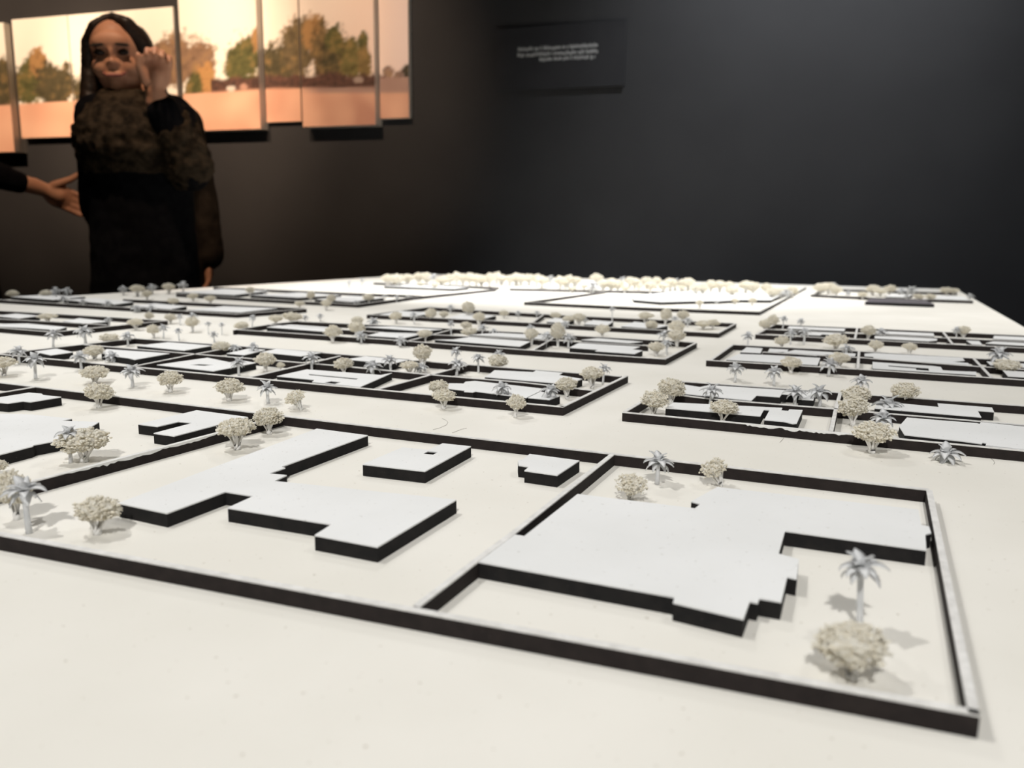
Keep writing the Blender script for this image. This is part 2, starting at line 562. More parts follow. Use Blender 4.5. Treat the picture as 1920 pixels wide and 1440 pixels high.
HL = [
 ('large stepped house cut by the left picture edge, nearest block', [(-130, 876), (0, 852), (61, 836.5), (64, 834), (107, 826), (159, 807), (186, 791), (116, 789), (135, 785), (60, 777), (-130, 773)], None),
 ('house with a kinked front below the back wall, left edge of nearest block', [(-38, 750.7), (14, 756), (43, 752), (57, 753.6), (115, 744), (81, 740.5), (78, 738), (54, 736)], None),
 ('forked house with a slot beside the paint-run wall, nearest block', [(259, 795), (295.5, 799.5), (335, 790.5), (360.5, 793), (288, 812), (326.7, 817.5), (417, 794), (465, 781.7), (368.6, 769)], None),
 ('largest sprawling house in the middle yard of the nearest block', [(222, 943), (313, 962), (423, 921.7), (475, 930), (427, 951.7), (621.7, 983), (590, 1003), (708, 1025), (856, 936.7), (515, 901.7), (538, 890.7), (505, 887.7), (535, 877), (528, 875), (690, 816), (594, 803.5)], None),
 ('L-shaped house with a small square light well, nearest block', [(680, 870), (797, 883.3), (883.3, 836.7), (830, 831), (803, 843.5), (755, 838.5)], [[(803, 846), (821, 847.8), (812, 852.5), (794, 850.7)]]),
 ('smallest house of the nearest block, beside the divider wall', [(972, 872), (992, 875), (983.3, 882), (1045, 890.7), (1086.7, 863.3), (993, 851), (981, 861), (971, 863)], None),
 ('big house filling the right-hand yard of the nearest block', [(898, 1053), (1265, 1119), (1262, 1129), (1394, 1160), (1406, 1127), (1421, 1130), (1424, 1121), (1465, 1128), (1476, 1081), (1494, 1085), (1498, 1048), (1460, 1038), (1472, 995), (1737, 1031), (1735, 1002), (1746, 999), (1742, 987), (1727, 984), (1722, 955), (1345, 913), (1296, 940), (1313, 945), (1303, 953), (1083, 926), (983, 1005), (965.5, 1002)], None),
 # second row, left block
 ('small roof in the leftmost front yard of the second-row left block', [(65, 659), (95, 665.7), (137, 660), (105.6, 653.5)], None),
 ('triangular-looking roof against the first divider, second-row left block', [(200, 654.5), (318, 662.5), (253, 674), (240, 671), (222, 668.5), (190, 662)], None),
 ('roof with a dark courtyard slit in the second yard, second-row left block', [(294, 684), (400, 695.7), (480, 680), (455, 676), (430, 679), (389, 670.6)], [[(356, 684), (383.5, 685.8), (402, 684), (373, 682.4)]]),
 ('house around a long narrow courtyard, second-row left block', [(519, 705), (590, 712), (585, 716), (675, 725.5), (735, 699), (714, 703), (575, 692.5)], [[(578, 701), (672, 709.5), (668, 711.5), (580, 703.2)], [(607, 717.5), (622, 714.5), (640, 716.5), (628, 719.8)]]),
 ('long stepped house in the right-hand front yard, second-row left block', [(838, 728), (872, 732), (870, 734), (887, 735.2), (892, 733.5), (987, 745.6), (1022, 729), (890.6, 714), (873, 715.5), (869, 719), (842, 718.5)], None),
 ('tiny square house under the corner palm, second-row left block', [(990, 745.5), (1030, 749.2), (1050, 742), (1014, 734)], None),
 ('long house in the right-hand back yard, second-row left block', [(909, 706.5), (1062, 720), (1092, 710.4), (1048, 703), (1055, 699), (1004.7, 694.5), (1000, 697.5), (927, 694), (917, 702)], None),
 ('third back-yard roof from the left, second-row left block', [(648, 673.5), (735, 681.5), (770, 674), (690, 667.5)], None),
 ('second back-yard roof from the left, second-row left block', [(490, 660), (565, 667.5), (606, 660.5), (520, 653.8)], None),
 ('leftmost back-yard roof, second-row left block', [(257, 648), (345, 657), (398, 647.8), (316, 641.5)], None),
 ('narrow back-yard roof behind the courtyard slit, second-row left block', [(425, 662.5), (458, 665.5), (498, 656), (468, 653)], None),
 # second row, right block
 ('front house with two notches, left half of second-row right block', [(1248, 764.6), (1425.7, 780), (1432.5, 768), (1443, 768.7), (1433, 787), (1469, 790), (1487, 794.4), (1494, 793.5), (1505, 768.7), (1480, 767.3), (1478, 770.3), (1465, 769.4), (1467, 764.6), (1263, 754.5)], None),
 ('back house with a square bay, left half of second-row right block', [(1278, 737.5), (1409, 751), (1419, 741), (1462, 744), (1466, 738.5), (1500, 741), (1497, 748), (1525, 750), (1530, 735), (1330, 722), (1312, 725.5), (1276, 719.8)], None),
 ('large house with a chamfered end, right half of second-row right block', [(1686, 799), (1696, 815), (1805, 827), (1841, 832), (1843, 829.5), (1850, 831), (1848, 834.5), (1990, 850.5), (1990, 806), (1920, 799.5), (1839, 791.5), (1837, 794.5), (1830, 793), (1748, 786.7), (1718, 784), (1700.6, 782.6)], None),
 ('narrow house with a stepped end, back right of second-row right block', [(1640, 765), (1840, 782), (1833, 769.7), (1864, 772), (1860, 764), (1758, 756), (1760, 763), (1645, 752)], None),
 # third row, left block
 ('leftmost front roof of the third-row left block', [(500, 613), (610, 621.5), (640, 615), (545, 608.5)], None),
 ('second front roof from the left, third-row left block', [(688, 629), (758, 633.5), (796, 625), (715, 622.5)], None),
 ('third front roof from the left, third-row left block', [(815, 636.5), (975, 649.5), (995, 640), (880, 632), (850, 636.5)], None),
 ('rightmost front roof with a slot before it, third-row left block', [(1068, 651.5), (1122, 655.5), (1116, 658), (1190, 663.2), (1205, 657), (1185, 655), (1200, 650), (1085, 643)], None),
 ('long thin back roof, third-row left block', [(880, 627.5), (1020, 635.5), (1040, 629.5), (935, 624)], None),
 ('rightmost back roof, third-row left block', [(1090, 637), (1180, 643), (1205, 640.5), (1120, 634)], None),
 ('leftmost back roof, third-row left block', [(680, 612.5), (790, 620.5), (830, 617.5), (735, 612)], None),
 # third row, right block
 ('long front roof in the left yard, third-row right block', [(1362, 674), (1533, 684.3), (1538, 671), (1440, 665.5), (1385, 663.5)], None),
 ('thin back slab at the left corner, third-row right block', [(1388, 659.8), (1426, 661.6), (1430, 653), (1400, 651)], None),
 ('small stepped roof, back left of third-row right block', [(1440, 659), (1455, 660), (1476, 659.5), (1478, 655.5), (1443, 653.5)], None),
 ('long back roof before the left divider, third-row right block', [(1467, 661.7), (1530.7, 666.4), (1551, 664.4), (1603, 667.7), (1605, 663), (1490, 656)], None),
 ('front house with a hooked courtyard, middle yard of third-row right block', [(1636, 678.5), (1636, 690.5), (1830, 702.5), (1830.6, 697), (1768, 694.5), (1764, 688), (1749, 686)], [[(1665, 684.5), (1741, 690), (1742.6, 695.4), (1718, 693.4), (1717.5, 691), (1666, 687)]]),
 ('long back roof of the middle yard, third-row right block', [(1621, 667.5), (1637, 668.5), (1639, 672), (1818, 684), (1815, 680.5), (1785, 678.5), (1809, 676), (1805, 671), (1640, 662), (1621, 663)], None),
 ('back roof in the right yard, third-row right block', [(1857, 684), (1960, 691.5), (1950, 683.5), (1850, 677.5)], None),
 ('front roof in the right yard, third-row right block', [(1890, 705), (1990, 711.5), (1975, 700), (1880, 694)], None),
 # fourth row left
 ('leftmost roof of the fourth-row left block', [(712, 589.5), (775, 593.5), (815, 586), (750, 583)], None),
 ('second roof from the left, fourth-row left block', [(840, 596.5), (900, 599.5), (930, 591.5), (868, 587.5)], None),
 ('middle roof of the fourth-row left block', [(1025, 603), (1062, 605.3), (1077, 598.5), (1040, 596)], None),
 ('second roof from the right, fourth-row left block', [(1095, 607.5), (1138, 610.3), (1150, 603), (1112, 600)], None),
 ('rightmost roof of the fourth-row left block', [(1165, 611.5), (1225, 616), (1252, 610.5), (1190, 603)], None),
 # fourth row right
 ('thin back roof in the left yard, fourth-row right block', [(1476, 615.6), (1583, 620.5), (1585, 616), (1480, 611.6)], None),
 ('stepped front roof in the left yard, fourth-row right block', [(1500, 626.5), (1538, 628.5), (1542, 626.5), (1576, 628.5), (1577, 625), (1513, 622)], None),
 ('stepped front roof in the middle yard, fourth-row right block', [(1640, 634), (1741, 639.5), (1757, 638), (1757, 635), (1680, 631), (1640, 630)], None),
 ('thin back roof in the middle yard, fourth-row right block', [(1640, 624.5), (1752, 629.8), (1750, 624.8), (1640, 620)], None),
 ('small front roof next to the right divider, fourth-row right block', [(1812, 638.5), (1822, 645), (1842, 646.2), (1836, 639.5)], None),
 ('front roof in the right yard, fourth-row right block', [(1848, 643.5), (1960, 650), (1955, 644.5), (1862, 640)], None),
 ('back roof in the right yard, fourth-row right block', [(1862, 635), (1960, 639.5), (1955, 633.5), (1864, 629.5)], None),
 # far areas
 ('wide curved-front roof inside the big far square', [(1185, 555), (1188, 562), (1240, 566), (1295, 564.5), (1350, 564), (1390, 562), (1445, 562.5), (1470, 552), (1260, 547)], None),
 ('roof at the left edge, third-row leftmost block', [(-40, 608), (50, 606.5), (125, 613), (108, 618.5), (50, 614.5), (-40, 611)], None),
 ('bright roof right of it in the third-row leftmost block', [(118, 602), (157, 607), (206, 602.5), (149, 596.5)], None),
 ('low roof at the back, third-row leftmost block', [(-10, 592), (35, 597), (75, 592), (30, 588)], None),
 ('wide roof in the fourth-row far left block', [(352, 581), (450, 585.5), (520, 578), (420, 574)], None),
 ('second roof from the right, fourth-row far left block', [(245, 574), (320, 579.5), (350, 574), (290, 568.5)], None),
 ('roof at the table rim, fourth-row far left block', [(20, 556), (100, 562), (160, 556), (90, 552.5)], None),
 ('long roof near the table rim in the far left block', [(120, 562), (215, 570.5), (250, 566), (178, 558.8)], None),
 ('far roof of the block behind the mid-left houses', [(470, 553), (560, 558), (640, 553), (560, 548.5)], None),
 ('second far roof of the block behind the mid-left houses', [(590, 561), (660, 566), (720, 558), (660, 554.5)], None),
 ('narrow roof by the table rim behind the mid-left houses', [(330, 548), (440, 553), (500, 545.5), (420, 541.5)], None),
 ('far roof beside the first trees of the far row', [(720, 536), (850, 541.2), (878, 538.6), (760, 533.6)], None),
 ('far right roof in front of the table corner', [(1660, 556), (1700, 557.5), (1712, 552.5), (1672, 551)], None),
 ('far right roof at the table corner', [(1752, 560.5), (1818, 562.8), (1806, 555.5), (1750, 553.5)], None),
]
for lab, pts, holes in HL:
    house(lab, pts, holes)
house('low unpainted grey slab on the street before the far right block', [(1622, 566), (1752, 570.5), (1735, 562), (1632, 559.5)], None, None, M['grey_slab'])

# ------------------------------------------------------------------ trees
def tube(bm, pts, radii, sides=6):
    rings = []
    n = len(pts)
    for i, p in enumerate(pts):
        t = (Vector(pts[min(n - 1, i + 1)]) - Vector(pts[max(0, i - 1)])).normalized()
        a = t.orthogonal().normalized() if abs(t.z) < 0.95 else Vector((1, 0, 0)).cross(t).normalized()
        b = t.cross(a)
        rings.append([bm.verts.new(Vector(p) + (a * math.cos(k * 2 * math.pi / sides) + b * math.sin(k * 2 * math.pi / sides)) * radii[i]) for k in range(sides)])
    for i in range(n - 1):
        for k in range(sides):
            bm.faces.new((rings[i][k], rings[i][(k + 1) % sides], rings[i + 1][(k + 1) % sides], rings[i + 1][k]))
    bm.faces.new(rings[0][::-1])
    bm.faces.new(rings[-1])


def bm_mesh(name, bm, m, smooth=True):
    bmesh.ops.recalc_face_normals(bm, faces=bm.faces)
    me = bpy.data.meshes.new(name)
    bm.to_mesh(me)
    bm.free()
    me.materials.append(m)
    if smooth:
        me.polygons.foreach_set('use_smooth', [True] * len(me.polygons))
    return me


ICO = bmesh.new()
bmesh.ops.create_icosphere(ICO, subdivisions=1, radius=1)
ICO_V = [v.co.copy() for v in ICO.verts]
ICO_F = [tuple(v.index for v in f.verts) for f in ICO.faces]
ICO.free()


def shrub_meshes(seed, flat, dense, wires, fan):
    """tree of unit height and unit crown width: twisted wire stem, crumbly foam crown"""
    r = random.Random(seed)
    bm = bmesh.new()
    tips = []
    for k in range(wires):
        a = 2 * math.pi * k / wires + r.uniform(-.2, .2)
        tw = r.uniform(0.8, 1.6)
        rad = r.uniform(0.16, 0.38)
        zt = r.uniform(0.62, 0.84)
        pts, rr = [], []
        for i in range(9):
            t = i / 8
            spread = 0.06 + (rad - 0.06) * max(0, (t - fan) / (1 - fan)) ** 1.1
            ang = a + tw * min(t, fan) / fan
            pts.append((spread * math.cos(ang), spread * math.sin(ang), zt * t))
            rr.append(0.036 - 0.014 * t)
        tips.append(pts[-1])
        tube(bm, pts, rr, 6)
    trunk = bm_mesh('shrub_trunk', bm, M['wire'])
    vs, fs = [], []

    def shape(d, q):
        lump = 1 + 0.28 * noise.noise(d * 2.3 + Vector((seed * 3.1, 0, 0))) + 0.10 * noise.noise(d * 5.0 + Vector((seed, 4, 0)))
        zz = d.z * (flat * 1.1 if d.z > 0 else flat * 0.98)
        w_ = 0.47 * (1 - 0.30 * max(0.0, -d.z))
        return Vector((d.x * w_ * q * lump, d.y * w_ * q * lump, 0.645 + zz * q * lump))

    core = bmesh.new()
    bmesh.ops.create_icosphere(core, subdivisions=4, radius=1)
    for v_ in core.verts:
        d = v_.co.normalized()
        k = 0.80 + 0.14 * noise.noise(d * 9 + Vector((seed, 0, 0))) + 0.12 * noise.noise(d * 19)
        if d.z < -0.15:
            k *= 0.93
        vs.append(shape(d, k if dense > 0.7 else k * 0.72))
    fs += [tuple(v_.index for v_ in f_.verts) for f_ in core.faces]
    core.free()
    n = int(520 * dense)
    for k in range(n):
        u = r.uniform(-0.75, 1)
        th = r.uniform(0, 2 * math.pi)
        s = math.sqrt(1 - u * u)
        d = Vector((s * math.cos(th), s * math.sin(th), u))
        p = shape(d, r.uniform(0.80, 1.03) if dense > 0.7 else r.uniform(0.6, 1.0))
        sx = r.uniform(0.018, 0.036)
        sc = Vector((sx, sx * r.uniform(0.8, 1.3), sx * r.uniform(1.0, 1.9)))
        R = Euler((r.uniform(0, 6.28), r.uniform(0, 6.28), r.uniform(0, 6.28))).to_matrix()
        b = len(vs)
        for c in ICO_V:
            j = 1 + r.uniform(-.25, .25)
            vs.append(p + R @ Vector((c.x * sc.x * j, c.y * sc.y * j, c.z * sc.z * j)))
        fs += [tuple(b + i for i in f) for f in ICO_F]
    me = bpy.data.meshes.new('shrub_foliage')
    me.from_pydata([tuple(v) for v in vs], [], fs)
    me.materials.append(M['foam'])
    me.polygons.foreach_set('use_smooth', [True] * len(me.polygons))
    return trunk, me


SHRUBS = [shrub_meshes(1, 0.30, 1.0, 10, 0.22), shrub_meshes(2, 0.34, 1.1, 9, 0.26), shrub_meshes(3, 0.27, 0.95, 11, 0.20),
          shrub_meshes(4, 0.32, 1.0, 9, 0.30), shrub_meshes(5, 0.35, 1.1, 10, 0.24), shrub_meshes(6, 0.30, 0.55, 11, 0.12)]


def frond_mesh(seed, length, width, up, droop):
    """one curved paper leaf leaving the trunk top along +X; closed thin lens section"""
    bm = bmesh.new()
    N = 9
    rows = []
    x, z, ang = 0.0, 0.0, up
    for i in range(N):
        t = i / (N - 1)
        w = width * (math.sin(math.pi * (0.10 + 0.90 * t) ** 0.75) ** 0.8 if t < 1 else 0.02)
        w = max(w, 0.01)
        nx, nz = -math.sin(ang), math.cos(ang)
        fold = 0.30 * w
        rows.append([bm.verts.new((x + nx * fold, w, z + nz * fold)), bm.verts.new((x + nx * 0.010, 0, z + nz * 0.010)),
                     bm.verts.new((x + nx * fold, -w, z + nz * fold)), bm.verts.new((x - nx * 0.014, 0, z - nz * 0.014))])
        ang -= droop / (N - 1)
        x += math.cos(ang) * length / (N - 1)
        z += math.sin(ang) * length / (N - 1)
    for i in range(N - 1):
        for k in range(4):
            bm.faces.new((rows[i][k], rows[i][(k + 1) % 4], rows[i + 1][(k + 1) % 4], rows[i + 1][k]))
    bm.faces.new(rows[0])
    bm.faces.new(rows[-1][::-1])
    return bm_mesh('palm_frond', bm, M['palm'])


FR_UP = [frond_mesh(1, 0.42, 0.14, math.radians(82), math.radians(55)), frond_mesh(2, 0.38, 0.15, math.radians(70), math.radians(70))]
FR_MID = [frond_mesh(3, 0.52, 0.14, math.radians(48), math.radians(85)), frond_mesh(4, 0.50, 0.125, math.radians(34), math.radians(70))]
FR_LOW = [frond_mesh(5, 0.46, 0.12, math.radians(8), math.radians(75)), frond_mesh(6, 0.42, 0.11, math.radians(-5), math.radians(60))]
bm = bmesh.new()
tube(bm, [(0, 0, 0), (0.006, 0, 0.2), (0.0, 0.004, 0.42), (0, 0, 0.62), (0, 0, 0.68)], [0.080, 0.070, 0.064, 0.068, 0.08], 8)
PALM_TRUNK = bm_mesh('palm_trunk', bm, M['palm'])
bm = bmesh.new()
bmesh.ops.create_icosphere(bm, subdivisions=2, radius=0.075)
PALM_HEART = bm_mesh('palm_heart', bm, M['palm'])


def palm_layout(seed):
    r = random.Random(seed)
    out = []
    for k in range(5):
        out.append((FR_UP[k % 2], 0.68, k * 2 * math.pi / 5 + r.uniform(-.3, .3), r.uniform(.8, 1.1)))
    for k in range(8):
        out.append((FR_MID[k % 2], 0.67, k * 2 * math.pi / 8 + r.uniform(-.25, .25) + .3, r.uniform(.85, 1.1)))
    for k in range(5):
        out.append((FR_LOW[k % 2], 0.655, k * 2 * math.pi / 5 + r.uniform(-.3, .3), r.uniform(.8, 1.1)))
    return out


def joined_crown(seed):
    bm = bmesh.new()
    for me, z, a, s in palm_layout(seed):
        n0 = len(bm.verts)
        bm.from_mesh(me)
        bm.verts.ensure_lookup_table()
        Mx = Matrix.Translation((0, 0, z)) @ Matrix.Rotation(a, 4, 'Z') @ Matrix.Scale(s, 4)
        bmesh.ops.transform(bm, matrix=Mx, verts=bm.verts[n0:])
    return bm_mesh('palm_fronds', bm, M['palm'])


CROWNS = [joined_crown(s) for s in (11, 12, 13)]
tree_no = 0


def add_part(name, me, parent, mx=None):
    o = bpy.data.objects.new(name, me)
    COL.objects.link(o)
    o.parent = parent
    if mx is not None:
        o.matrix_local = mx
    return o


def place_tree(kind, bx, by, ty, w, label, group, lean=0.0, back=0.0, var=None, low=False):
    global tree_no
    tree_no += 1
    r = random.Random(1000 + tree_no)
    base = G(bx, by)
    dist = -(RCW.transposed() @ (base - CAM)).z
    hgt = max(0.004, (by - ty) * dist / F_PX)
    wid = max(0.003, w * dist / F_PX)
    rz = r.uniform(0, 6.28)
    R = Matrix.Rotation(rz, 3, 'Z')
    if lean or back:
        ax = EF * lean + ER * back
        R = Matrix.Rotation(ax.length, 3, ax.normalized()) @ R
    root = empty('palm_tree' if kind == 'P' else 'shrub_tree', base)
    root.rotation_euler = R.to_euler()
    root.scale = (wid, wid, hgt)
    tag(root, label, 'model tree', group)
    if kind == 'S':
        tr, fo = SHRUBS[var if var is not None else r.randrange(5)]
        add_part('trunk', tr, root)
        add_part('foliage', fo, root)
        return root
    root.scale = (wid, wid, wid)
    cz = (0.30 * hgt if low else max(0.45 * hgt, hgt - 0.37 * wid)) / wid
    add_part('trunk', PALM_TRUNK, root, Matrix.Diagonal((1, 1, cz / 0.66, 1)))
    add_part('heart', PALM_HEART, root, Matrix.Translation((0, 0, cz)))
    if w >= 28:
        for me, z, a, s in palm_layout(tree_no):
            add_part('frond', me, root, Matrix.Translation((0, 0, z - 0.68 + cz)) @ Matrix.Rotation(a, 4, 'Z') @ Matrix.Scale(s * 1.12, 4))
    else:
        add_part('fronds', CROWNS[tree_no % 3], root, Matrix.Translation((0, 0, cz - 0.68 * 1.12)) @ Matrix.Scale(1.12, 4))
    return root


ORD = ['first', 'second', 'third', 'fourth', 'fifth', 'sixth', 'seventh', 'eighth', 'ninth', 'tenth', 'eleventh', 'twelfth', 'thirteenth', 'fourteenth',
       'fifteenth', 'sixteenth', 'seventeenth', 'eighteenth', 'nineteenth', 'twentieth', 'twenty-first', 'twenty-second', 'twenty-third', 'twenty-fourth',
       'twenty-fifth', 'twenty-sixth', 'twenty-seventh', 'twenty-eighth', 'twenty-ninth', 'thirtieth']
KIND = {'S': 'cream tree', 'P': 'paper palm'}

# kind, base x, base y, top y, crown width, extra
ZONES = {
 'in the right-hand yard of the nearest block': 'S 1182 936 884 66 fan;P 1232 908 845 60;S 1352 912 855 56 left;P 1612 1182 1028 88;S 1597 1272 1172 136',
 'in the left and middle yards of the nearest block': 'S 505 814 764 56;S 445 843 781 74;S 158 866 804 94;P 133 868 795 48;P 55 1000 892 78;S 32 975 884 66;S 183 1002 930 86;S -4 893 862 40;S 186 765 719 54',
 'on the street behind the nearest block': 'P 503 757 713 42;S 565 769 728 44 left;S 430 752 711 54;S 320 736 696 46;P 249 726 682 42;S 178 719 687 52;P 67 711 660 42;S 8 705 667 50;P 36 683 647 34;P 153 694 657 34;S 966 783 740 37;S 832 767 729 46;S 1634 850 790 76;P 1773 866 820 60 low',
 'inside the second-row left block': 'S 1110 728 685 44;P 1130 721 681 28;S 1063 748 707 42;P 1031 761 719 38;P 942 754 713 42;S 822 748 712 38;S 932 698 666 40;P 937 690 655 26;P 897 700 661 28;P 856 706 670 36;P 856 692 650 26;S 794 692 645 36;P 789 699 678 32;S 768 701 676 38;P 733 699 663 32;P 700 707 674 36;S 645 701 672 38;P 585 695 659 34;S 498 697 662 40;S 526 697 678 16;P 448 705 669 32;S 178 675 649 40;P 210 679 658 34;S 205 648 626 36;P 240 649 621 26;S 415 665 641 34;P 440 667 644 24;P 477 669 641 24',
 'inside the second-row right block': 'S 1599 799 744 58;S 1605 772 723 54;P 1657 808 768 50;P 1666 777 740 58;S 1695 759 717 52;P 1615 744 701 40;P 1490 763 720 46;P 1537 764 719 46;P 1331 764 717 42;S 1258 760 710 52;S 1226 779 734 54;S 1355 791 749 56',
 'on the street before the third-row right block': 'P 1451 724 684 38;P 1378 717 679 36;S 1483 700 669 40;P 1553 706 669 40',
 'in or beside the third-row right block': 'S 1573 691 661 40;S 1466 654 631 28;P 1482 646 617 24;P 1507 647 614 26;S 1567 656 627 46;P 1587 669 644 28;S 1641 661 639 28;S 1704 665 642 28;P 1872 690 649 46;S 1886 705 674 48;P 1402 651 621 26',
 'in or beside the fourth-row right block': 'S 1627 636 611 28;P 1652 635 614 24;S 1806 635 611 26;P 1793 635 612 20;S 1434 623 599 26;S 1450 617 591 22;P 1467 619 591 18;P 1500 617 596 18',
 'in or beside the third-row left block': 'S 624 642 611 34;S 669 633 604 32;P 678 644 619 28;S 670 612 594 24;P 700 615 594 28;S 517 608 591 28;S 548 608 586 38;P 573 605 590 16;P 601 603 587 16;P 846 629 600 18;S 873 624 602 24;S 880 635 614 30;P 904 633 607 22;P 927 633 615 20;S 797 641 617 28;P 751 651 629 28;S 997 649 614 26;P 993 640 607 18;P 1023 653 621 26;S 1046 651 606 28;P 1065 653 624 28;P 1060 626 602 18;S 1129 633 609 28;S 1269 651 617 34;P 1243 650 619 26;P 1250 666 635 26;S 1230 668 641 32;S 454 623 604 28;P 473 613 590 18',
 'in or beside the fourth-row left block': 'S 743 607 585 24;P 777 608 584 20;S 808 603 579 24;S 832 601 582 20;P 845 588 570 18;S 878 598 566 26;S 898 613 584 24;S 945 597 582 18;P 972 599 582 14;P 1007 600 582 14;S 1041 601 586 22;S 1065 609 592 22;S 1085 611 586 28;P 1148 605 575 14;P 1097 609 595 14;S 1210 606 584 30;S 1247 609 580 24;S 1280 607 582 24;P 1265 610 592 20;P 1289 613 594 20;S 1221 624 601 24;S 1268 629 602 32;S 1318 618 601 30;S 1336 617 599 26',
 'on the open crossing at mid left': 'S 255 619 596 30;S 280 604 586 18;S 320 607 589 24;P 338 609 588 16;S 289 634 609 24;P 307 635 607 22;P 336 639 614 18;S 362 623 594 26;P 361 608 586 20;P 391 626 602 14;P 416 628 604 14;P 402 642 620 20;P 100 651 616 32;P 161 646 609 36;P 205 612 594 16;S 90 604 587 34',
 'inside the big far square': 'S 1312 578 562 15;S 1378 571 559 15;S 1410 572 558 16;P 1343 575 562 10;P 1150 568 556 8',
 'in the far left part near the table rim': 'S 25 561 545 22;S 88 560 544 24;P 106 562 538 20;P 126 561 538 20;P 120 573 554 20;P 156 575 560 16;P 202 578 563 20;P 232 553 535 20;S 258 556 533 26;S 276 562 544 20;P 287 552 532 20;S 317 551 531 24;P 344 547 527 22;S 362 565 550 20;S 395 570 554 22;S 470 557 537 18;S 325 574 559 22;P 258 586 571 22;P 285 586 572 24;P 655 541 525 14;P 678 537 521 14;S 583 567 546 16;S 562 579 564 20;S 612 582 562 20;S 622 572 553 18;S 690 568 552 24;P 668 572 563 14;P 722 565 551 12;P 744 567 553 12;P 766 563 551 12;P 498 553 543 12',
 'in the far right corner of the table': 'S 1538 553 532 28;S 1553 551 530 26;P 1562 550 529 18;S 1568 556 537 24;P 1590 559 545 14;S 1617 562 547 18;S 1636 554 535 26;S 1650 556 541 24;S 1668 555 535 24;P 1690 557 539 20;P 1708 553 536 26;P 1700 563 550 14;S 1721 566 551 20;S 1744 566 551 20;S 1774 555 539 24;S 1788 555 540 22;P 1818 566 550 16',
}
far = []
rr = random.Random(5)
for x, top in ((728, 514), (746, 515), (764, 514), (786, 511), (800, 512), (812, 513), (829, 518), (843, 514), (856, 510), (868, 512), (880, 512), (893, 514), (903, 516), (918, 513),
               (931, 510), (940, 514), (955, 515), (968, 513), (977, 514), (992, 514), (1006, 514), (1016, 517), (1032, 516), (1050, 518), (1066, 516), (1078, 518),
               (1117, 514), (1112, 526), (1130, 526), (1145, 523), (1158, 526), (1168, 518), (1180, 518), (1190, 522), (1212, 520), (1219, 527), (1230, 520), (1243, 528), (1256, 522),
               (1266, 521), (1280, 524), (1290, 522), (1305, 531), (1318, 532), (1332, 526), (1349, 525), (1366, 528), (1372, 536), (1398, 527), (1412, 530), (1436, 531), (1448, 540), (1462, 538), (1474, 540), (1484, 537)):
    b = top + rr.uniform(21, 25)
    far.append('%s %d %.1f %.1f %d' % ('P' if rr.random() < .12 else 'S', x, b, top, rr.uniform(20, 30)))
for x, top, b in ((789, 528, 541), (815, 530, 543), (1060, 530, 540), (1073, 536, 550), (1171, 535, 550), (1276, 535, 547), (1198, 532, 545), (1095, 533, 543)):
    far.append('S %d %.1f %.1f 16' % (x, b, top))
ZONES['in the dense row along the far table edge'] = ';'.join(far)

for zone, spec in ZONES.items():
    items = [s.split() for s in spec.split(';')]
    count = {'S': sum(i[0] == 'S' for i in items), 'P': sum(i[0] == 'P' for i in items)}
    seq = {'S': 0, 'P': 0}
    for it in sorted(items, key=lambda i: float(i[1])):
        k = it[0]
        bx, by, ty, w = map(float, it[1:5])
        ex = it[5] if len(it) > 5 else ''
        if zone.startswith('in the dense'):
            lab = ('cream bushy model tree' if k == 'S' else 'white paper model palm') + ' in the dense blurred row along the far table edge'
            g = 'trees of the far row'
        else:
            n = seq[k]
            seq[k] += 1
            if count[k] == 1:
                lab = 'only %s %s' % (KIND[k], zone)
            else:
                o_ = ORD[n] if n < len(ORD) else 'last'
                lab = '%s %s from the left %s' % (o_, KIND[k], zone)
            g = 'model trees ' + zone
        place_tree(k, bx, by, ty, w, lab, g,
                   lean={'left': -0.42}.get(ex, random.uniform(-.07, .07)),
                   back={'fan': 0.30}.get(ex, random.uniform(-.05, .05)),
                   var=5 if ex in ('fan', 'left') else None, low=(ex == 'low'))


# ------------------------------------------------------------------ stray hairs on the street
def fibre(label, pts, rad=0.00010):
    P = [G(x, y) + UP * rad for x, y in pts]
    c = P[0].copy()
    bm = bmesh.new()
    tube(bm, [p - c for p in P], [rad] * len(P), 5)
    o = bpy.data.objects.new('stray_hair', bm_mesh('stray_hair', bm, M['fibre']))
    COL.objects.link(o)
    o.location = c
    tag(o, label, 'hair', 'stray hairs on the model streets')


fibre('curled stray hair on the street before the second-row left block', [(812, 806), (826, 802), (837, 797), (840, 792), (836, 788), (829, 785)])
fibre('straight stray hair next to the curled one', [(848, 812), (858, 808), (866, 805), (875, 803)])
fibre('stray hair at the foot of the second-row right block', [(1462, 830), (1467, 825), (1470, 820), (1474, 818)])
fibre('stray hair right of the low palm', [(1858, 860), (1863, 864), (1865, 868), (1863, 871)])

